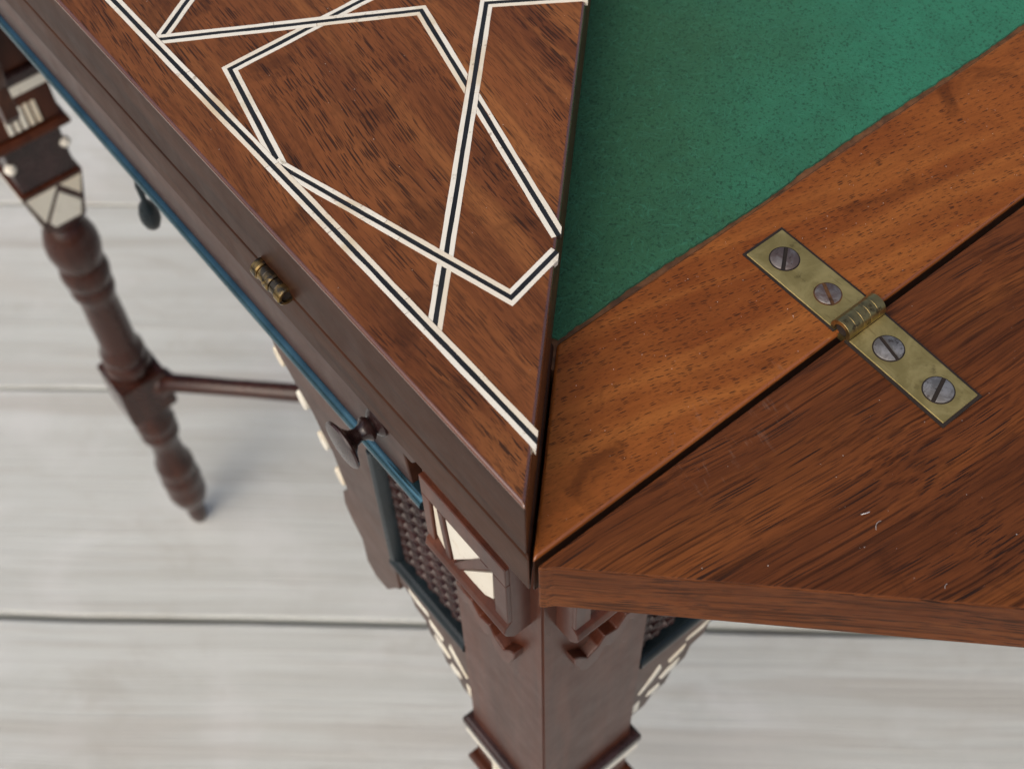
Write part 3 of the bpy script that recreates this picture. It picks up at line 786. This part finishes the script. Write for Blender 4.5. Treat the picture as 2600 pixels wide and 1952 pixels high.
# corbels at the head of each post face, with bone triangles between raised bars
def corbel(mir):
    U = (lambda u: L - u) if mir else (lambda u: u)
    def pts(l): return [(U(u), z) for u, z in l]
    bm = NB()
    prof = [(0.0135, -0.0135), (0.0075, -0.0135), (0.0075, -0.0672), (0.0058, -0.0690), (0.0052, -0.0712), (0.0060, -0.0738), (0.0080, -0.0765), (0.0135, -0.0765)]
    u0, u1 = sorted((U(0.0172), U(0.0476))); prism_u(bm, prof, u0, u1)
    cb = finish(bm, 'corbel', M['corbel'], table, bevel=0.0004)
    def bar(l): 
        bm = NB(); slab_v(bm, pts(l), 0.0064, 0.0078); finish(bm, 'bar', M['corbel'], cb, bevel=0.0003)
    bar([(0.0476, -0.0400), (0.0172, -0.0400), (0.0172, -0.0478), (0.0476, -0.0478)])
    bar([(0.0476, -0.0479), (0.0446, -0.0479), (0.0446, -0.0673), (0.0476, -0.0673)])
    bar([(0.0218, -0.0479), (0.0172, -0.0479), (0.0172, -0.0673), (0.0218, -0.0673)])
    bar([(0.0419, -0.0480), (0.0399, -0.0480), (0.0383, -0.0690), (0.0403, -0.0690)])
    bar([(0.0262, -0.0482), (0.0232, -0.0482), (0.0355, -0.0686), (0.0380, -0.0686)])
    for tri in ([(0.0394, -0.0502), (0.0268, -0.0497), (0.0380, -0.0676)], [(0.0348, -0.0684), (0.0226, -0.0500), (0.0230, -0.0640), (0.0262, -0.0672)], [(0.0440, -0.0500), (0.0424, -0.0500), (0.0408, -0.0684), (0.0440, -0.0640)]):
        bm = NB(); slab_v(bm, pts(tri), 0.0070, 0.0079); finish(bm, 'bone_triangle', M['bone'], cb)
    # scrolled trim hanging below
    bm = NB()
    outer = [(0.0440, -0.0930), (0.0435, -0.0985), (0.0405, -0.1005), (0.0390, -0.0985), (0.0365, -0.1035), (0.0330, -0.1060), (0.0310, -0.1035), (0.0290, -0.1080), (0.0255, -0.1100), (0.0230, -0.1075), (0.0210, -0.1010), (0.0205, -0.0960)]
    inn_ = [(0.0225, -0.0980), (0.0250, -0.1020), (0.0285, -0.1000), (0.0305, -0.0965), (0.0345, -0.0980), (0.0375, -0.0935), (0.0410, -0.0940)]
    slab_v(bm, pts(outer + inn_), 0.0100, 0.0135)
    finish(bm, 'scroll_trim', M['corbel'], cb, bevel=0.0005)
    return cb
c1_ = corbel(False); c2_ = corbel(True)
side([c1_, c2_])

# ------------------------------------------------------------------ legs (authored at the near corner)
AX = 0.0311
def Lp(dx, dy, z): return P(AX + dx, AX + dy, z)
bm = NB()
def sq(bm, prof):
    rings = [[bm.verts.new(Lp(sx * h, sy * h, z)) for sx, sy in ((-1, -1), (1, -1), (1, 1), (-1, 1))] for h, z in prof]
    bm.faces.new(rings[0][::-1]); bm.faces.new(rings[-1])
    for a, b in zip(rings, rings[1:]):
        for i in range(4): bm.faces.new((a[i], a[(i + 1) % 4], b[(i + 1) % 4], b[i]))
sq(bm, [(0.0181, -0.2440), (0.0181, -TB)])
es = list(bm.edges); bmesh.ops.bevel(bm, geom=es, offset=0.0005, segments=2, affect='EDGES')
def extra(prof, bev):
    b2_ = NB(); sq(b2_, prof); bmesh.ops.recalc_face_normals(b2_, faces=b2_.faces)
    bmesh.ops.bevel(b2_, geom=list(b2_.edges), offset=bev, segments=2, affect='EDGES')
    me = bpy.data.meshes.new('t'); b2_.to_mesh(me); b2_.free(); bm.from_mesh(me); bpy.data.meshes.remove(me)
extra([(0.0148, -0.2840), (0.0148, -0.2435)], 0.0006)
extra([(0.0112, -0.3190), (0.0172, -0.2830)], 0.0005)
extra([(0.0160, -0.5020), (0.0160, -0.4660)], 0.0010)
bt = NB()
revolve(bt, [(0.0090, -0.318), (0.0112, -0.322), (0.0092, -0.326), (0.0125, -0.331), (0.0150, -0.340), (0.0152, -0.347), (0.0138, -0.355), (0.0120, -0.360), (0.0136, -0.363), (0.0142, -0.368), (0.0134, -0.374), (0.0118, -0.377),
              (0.0128, -0.380), (0.0128, -0.385), (0.0112, -0.389), (0.0108, -0.395), (0.0112, -0.415), (0.0110, -0.436), (0.0116, -0.440), (0.0136, -0.444), (0.0138, -0.449), (0.0122, -0.452), (0.0142, -0.455), (0.0146, -0.460), (0.0130, -0.463), (0.0130, -0.470)], 28, Lp)
revolve(bt, [(0.0110, -0.498), (0.0108, -0.506), (0.0112, -0.518), (0.0132, -0.523), (0.0136, -0.529), (0.0120, -0.533), (0.0132, -0.537), (0.0130, -0.542), (0.0104, -0.546), (0.0098, -0.556), (0.0104, -0.574), (0.0130, -0.579),
              (0.0136, -0.586), (0.0122, -0.591), (0.0136, -0.596), (0.0142, -0.604), (0.0128, -0.610), (0.0138, -0.615), (0.0136, -0.624), (0.0112, -0.633), (0.0076, -0.637), (0.0066, -0.642), (0.0070, -0.650), (0.0066, -0.658), (0.0050, -0.664), (0.0030, -0.665)], 28, Lp)
bmesh.ops.recalc_face_normals(bt, faces=bt.faces)
for f in bt.faces: f.material_index = 1
me = bpy.data.meshes.new('t'); bt.to_mesh(me); bt.free(); bm.from_mesh(me); bpy.data.meshes.remove(me)
for f in bm.faces:
    if f.calc_center_median().z < H - 0.30: f.material_index = 1
leg = finish(bm, 'leg', M['leg'], table, smooth=True, mats=[M['leg'], M['turned']])
bm = NB(); sq(bm, [(0.0198, -0.2158), (0.0209, -0.2142), (0.0209, -0.2100), (0.0198, -0.2086)]); finish(bm, 'collar', M['knob'], leg, bevel=0.0005)
bm = NB(); sq(bm, [(0.0152, -0.2825), (0.0152, -0.2500)]); finish(bm, 'neck', M['knob'], leg, bevel=0.0006)
bm = NB(); sq(bm, [(0.0205, -0.2500), (0.0210, -0.2480), (0.0200, -0.2452)]); finish(bm, 'collar', M['leg'], leg, bevel=0.0005)
for k in range(4):
    def rot(a, b): 
        for _ in range(k): a, b = -b, a
        return a, b
    # a bone band right under the collar and upright bone bars below it
    bm = NB()
    for_ = [(-0.0203, -0.0203), (0.0203, -0.0203), (0.0196, -0.0178), (-0.0196, -0.0178)]
    a = [bm.verts.new(Lp(*rot(x, y), -0.2215)) for x, y in for_]; b = [bm.verts.new(Lp(*rot(x, y), -0.2158)) for x, y in for_]
    bm.faces.new(a); bm.faces.new(b[::-1])
    for i in range(4): bm.faces.new((a[i], b[i], b[(i + 1) % 4], a[(i + 1) % 4]))
    finish(bm, 'bone_band', M['bone'], leg, bevel=0.0003)
    for i in range(5):
        q = -0.0074 + 0.0037 * i; bm = NB()
        f4 = [(q - 0.0013, -0.0190), (q + 0.0013, -0.0190), (q + 0.0013, -0.0178), (q - 0.0013, -0.0178)]
        a = [bm.verts.new(Lp(*rot(x, y), -0.2425)) for x, y in f4]; b = [bm.verts.new(Lp(*rot(x, y), -0.2290)) for x, y in f4]
        bm.faces.new(a); bm.faces.new(b[::-1])
        for j in range(4): bm.faces.new((a[j], b[j], b[(j + 1) % 4], a[(j + 1) % 4]))
        finish(bm, 'bone_bar', M['bone'], leg, bevel=0.0004)
    # triangles on the tapering capital: half-width 0.0172 at -0.283, 0.0112 at -0.319
    def hwid(z): return 0.0112 + (0.0172 - 0.0112) * (z + 0.319) / 0.036
    for tri in ([(-0.92, -0.286), (0.10, -0.286), (-0.80, -0.309)], [(0.22, -0.286), (0.92, -0.286), (0.86, -0.300)], [(0.12, -0.291), (0.82, -0.305), (0.74, -0.316), (-0.55, -0.316), (-0.66, -0.311)]):
        bm = NB()
        a = [bm.verts.new(Lp(*rot(s2 * hwid(z), -hwid(z) - 0.0005), z)) for s2, z in tri]; b = [bm.verts.new(Lp(*rot(s2 * hwid(z), -hwid(z) + 0.001), z)) for s2, z in tri]
        kk = len(tri); bm.faces.new(a); bm.faces.new(b[::-1])
        for i in range(kk): bm.faces.new((a[i], b[i], b[(i + 1) % kk], a[(i + 1) % kk]))
        finish(bm, 'bone_triangle', M['bone'], leg)
    x, y = rot(0.0, -0.0152); bm = NB()
    revolve(bm, [(0, -0.003), (0.0022, -0.0022), (0.0032, 0), (0.0022, 0.0022), (0, 0.003)], 12, lambda cx, cy, h: Lp(*rot(0.0150 + cx, -0.0150 + cy), -0.2640 + h))
    finish(bm, 'bone_bead', M['bone'], leg, smooth=True)
for k in (1, 2, 3): copy_tree(leg, table, R(90 * k))
# crossed stretchers
def stretcher(sgn):
    bm = NB(); ln = (CEN - AX) * math.sqrt(2) - 0.012
    prof = [(0.0, -ln), (0.0090, -ln), (0.0098, -ln + 0.006), (0.0060, -ln + 0.012), (0.0056, -ln + 0.05), (0.0068, -ln * 0.45), (0.0074, -0.03), (0.0074, 0.03), (0.0068, ln * 0.45), (0.0056, ln - 0.05), (0.0060, ln - 0.012), (0.0098, ln - 0.006), (0.0090, ln), (0.0, ln)]
    d2 = Vector((1, -1 * sgn, 0)).normalized(); p2 = Vector((1 * sgn, 1, 0)).normalized() if sgn > 0 else Vector((1, -1, 0)).normalized()
    zc = H - 0.4800
    revolve(bm, prof, 20, lambda cx, cy, h: d2 * h + p2 * cx + Vector((0, 0, zc + cy)))
    return finish(bm, 'stretcher', M['turned'], table, smooth=True)
stretcher(1); stretcher(-1)

# ------------------------------------------------------------------ dust and lint on the top
bm = NB(); rr = random.Random(21)
def speck(x, y, z, r_):
    k = rr.randint(3, 5); a = rr.uniform(0, 6.28)
    t = bm.verts.new(P(x, y, z + r_ * 0.6)); v_ = [bm.verts.new(P(x + r_ * math.cos(a + 6.283 * i / k) * rr.uniform(.6, 1.2), y + r_ * math.sin(a + 6.283 * i / k) * rr.uniform(.6, 1.2), z)) for i in range(k)]
    for i in range(k): bm.faces.new((v_[i], v_[(i + 1) % k], t))
def lint(x, y, z, ln, a, w_, curl):
    pr_ = []; px, py = x, y
    for i in range(7):
        pr_.append((px, py, z + 0.00008 + 0.0002 * math.sin(i / 6 * 3.14)))
        px += math.cos(a) * ln / 6; py += math.sin(a) * ln / 6; a += curl
    for (xa, ya, za), (xb, yb, zb_) in zip(pr_, pr_[1:]):
        dx, dy = xb - xa, yb - ya; l = math.hypot(dx, dy); nx, ny = -dy / l * w_, dx / l * w_
        q = [bm.verts.new(P(*c_)) for c_ in ((xa + nx, ya + ny, za), (xa - nx, ya - ny, za), (xb - nx, yb - ny, zb_), (xb + nx, yb + ny, zb_))]
        t1 = bm.verts.new(P(xa, ya, za + w_)); t2 = bm.verts.new(P(xb, yb, zb_ + w_))
        bm.faces.new((q[0], t1, t2, q[3])); bm.faces.new((q[1], q[2], t2, t1))
for _ in range(230):
    x = rr.uniform(0.005, 0.17); y = -rr.uniform(0.003, 0.12)
    if -y < x - 0.002: speck(x, y, ZT, rr.choice((0.00004, 0.00005, 0.00007, 0.0001)))
for _ in range(160):
    x = rr.uniform(0.005, 0.16); y = rr.uniform(0.002, 0.031)
    if y < x - 0.002: speck(x, y, 0.0, rr.choice((0.00005, 0.00007, 0.0001)))
for _ in range(120):
    y = rr.uniform(0.005, 0.16); x = rr.uniform(0.002, 0.1)
    if x < y - 0.002: speck(x, y, TL + 0.0001, rr.choice((0.00005, 0.00007, 0.0001)))
for _ in range(9):
    x = rr.uniform(0.01, 0.15); y = -rr.uniform(0.004, 0.09)
    if -y < x - 0.004: lint(x, y, ZT, rr.uniform(0.001, 0.003), rr.uniform(0, 6.28), 0.00003, rr.uniform(-0.4, 0.4))
lint(0.0516, -0.0300, ZT, 0.0017, R(-35), 0.00008, 0.10)
du = finish(bm, 'dust', M['dust']); du['kind'] = 'stuff'; du['label'] = 'fine pale dust and lint lying on the wood'

# ------------------------------------------------------------------ render settings
S.render.engine = 'CYCLES'
S.render.resolution_x = 1024; S.render.resolution_y = 768
S.cycles.use_denoising = True
S.cycles.max_bounces = 4
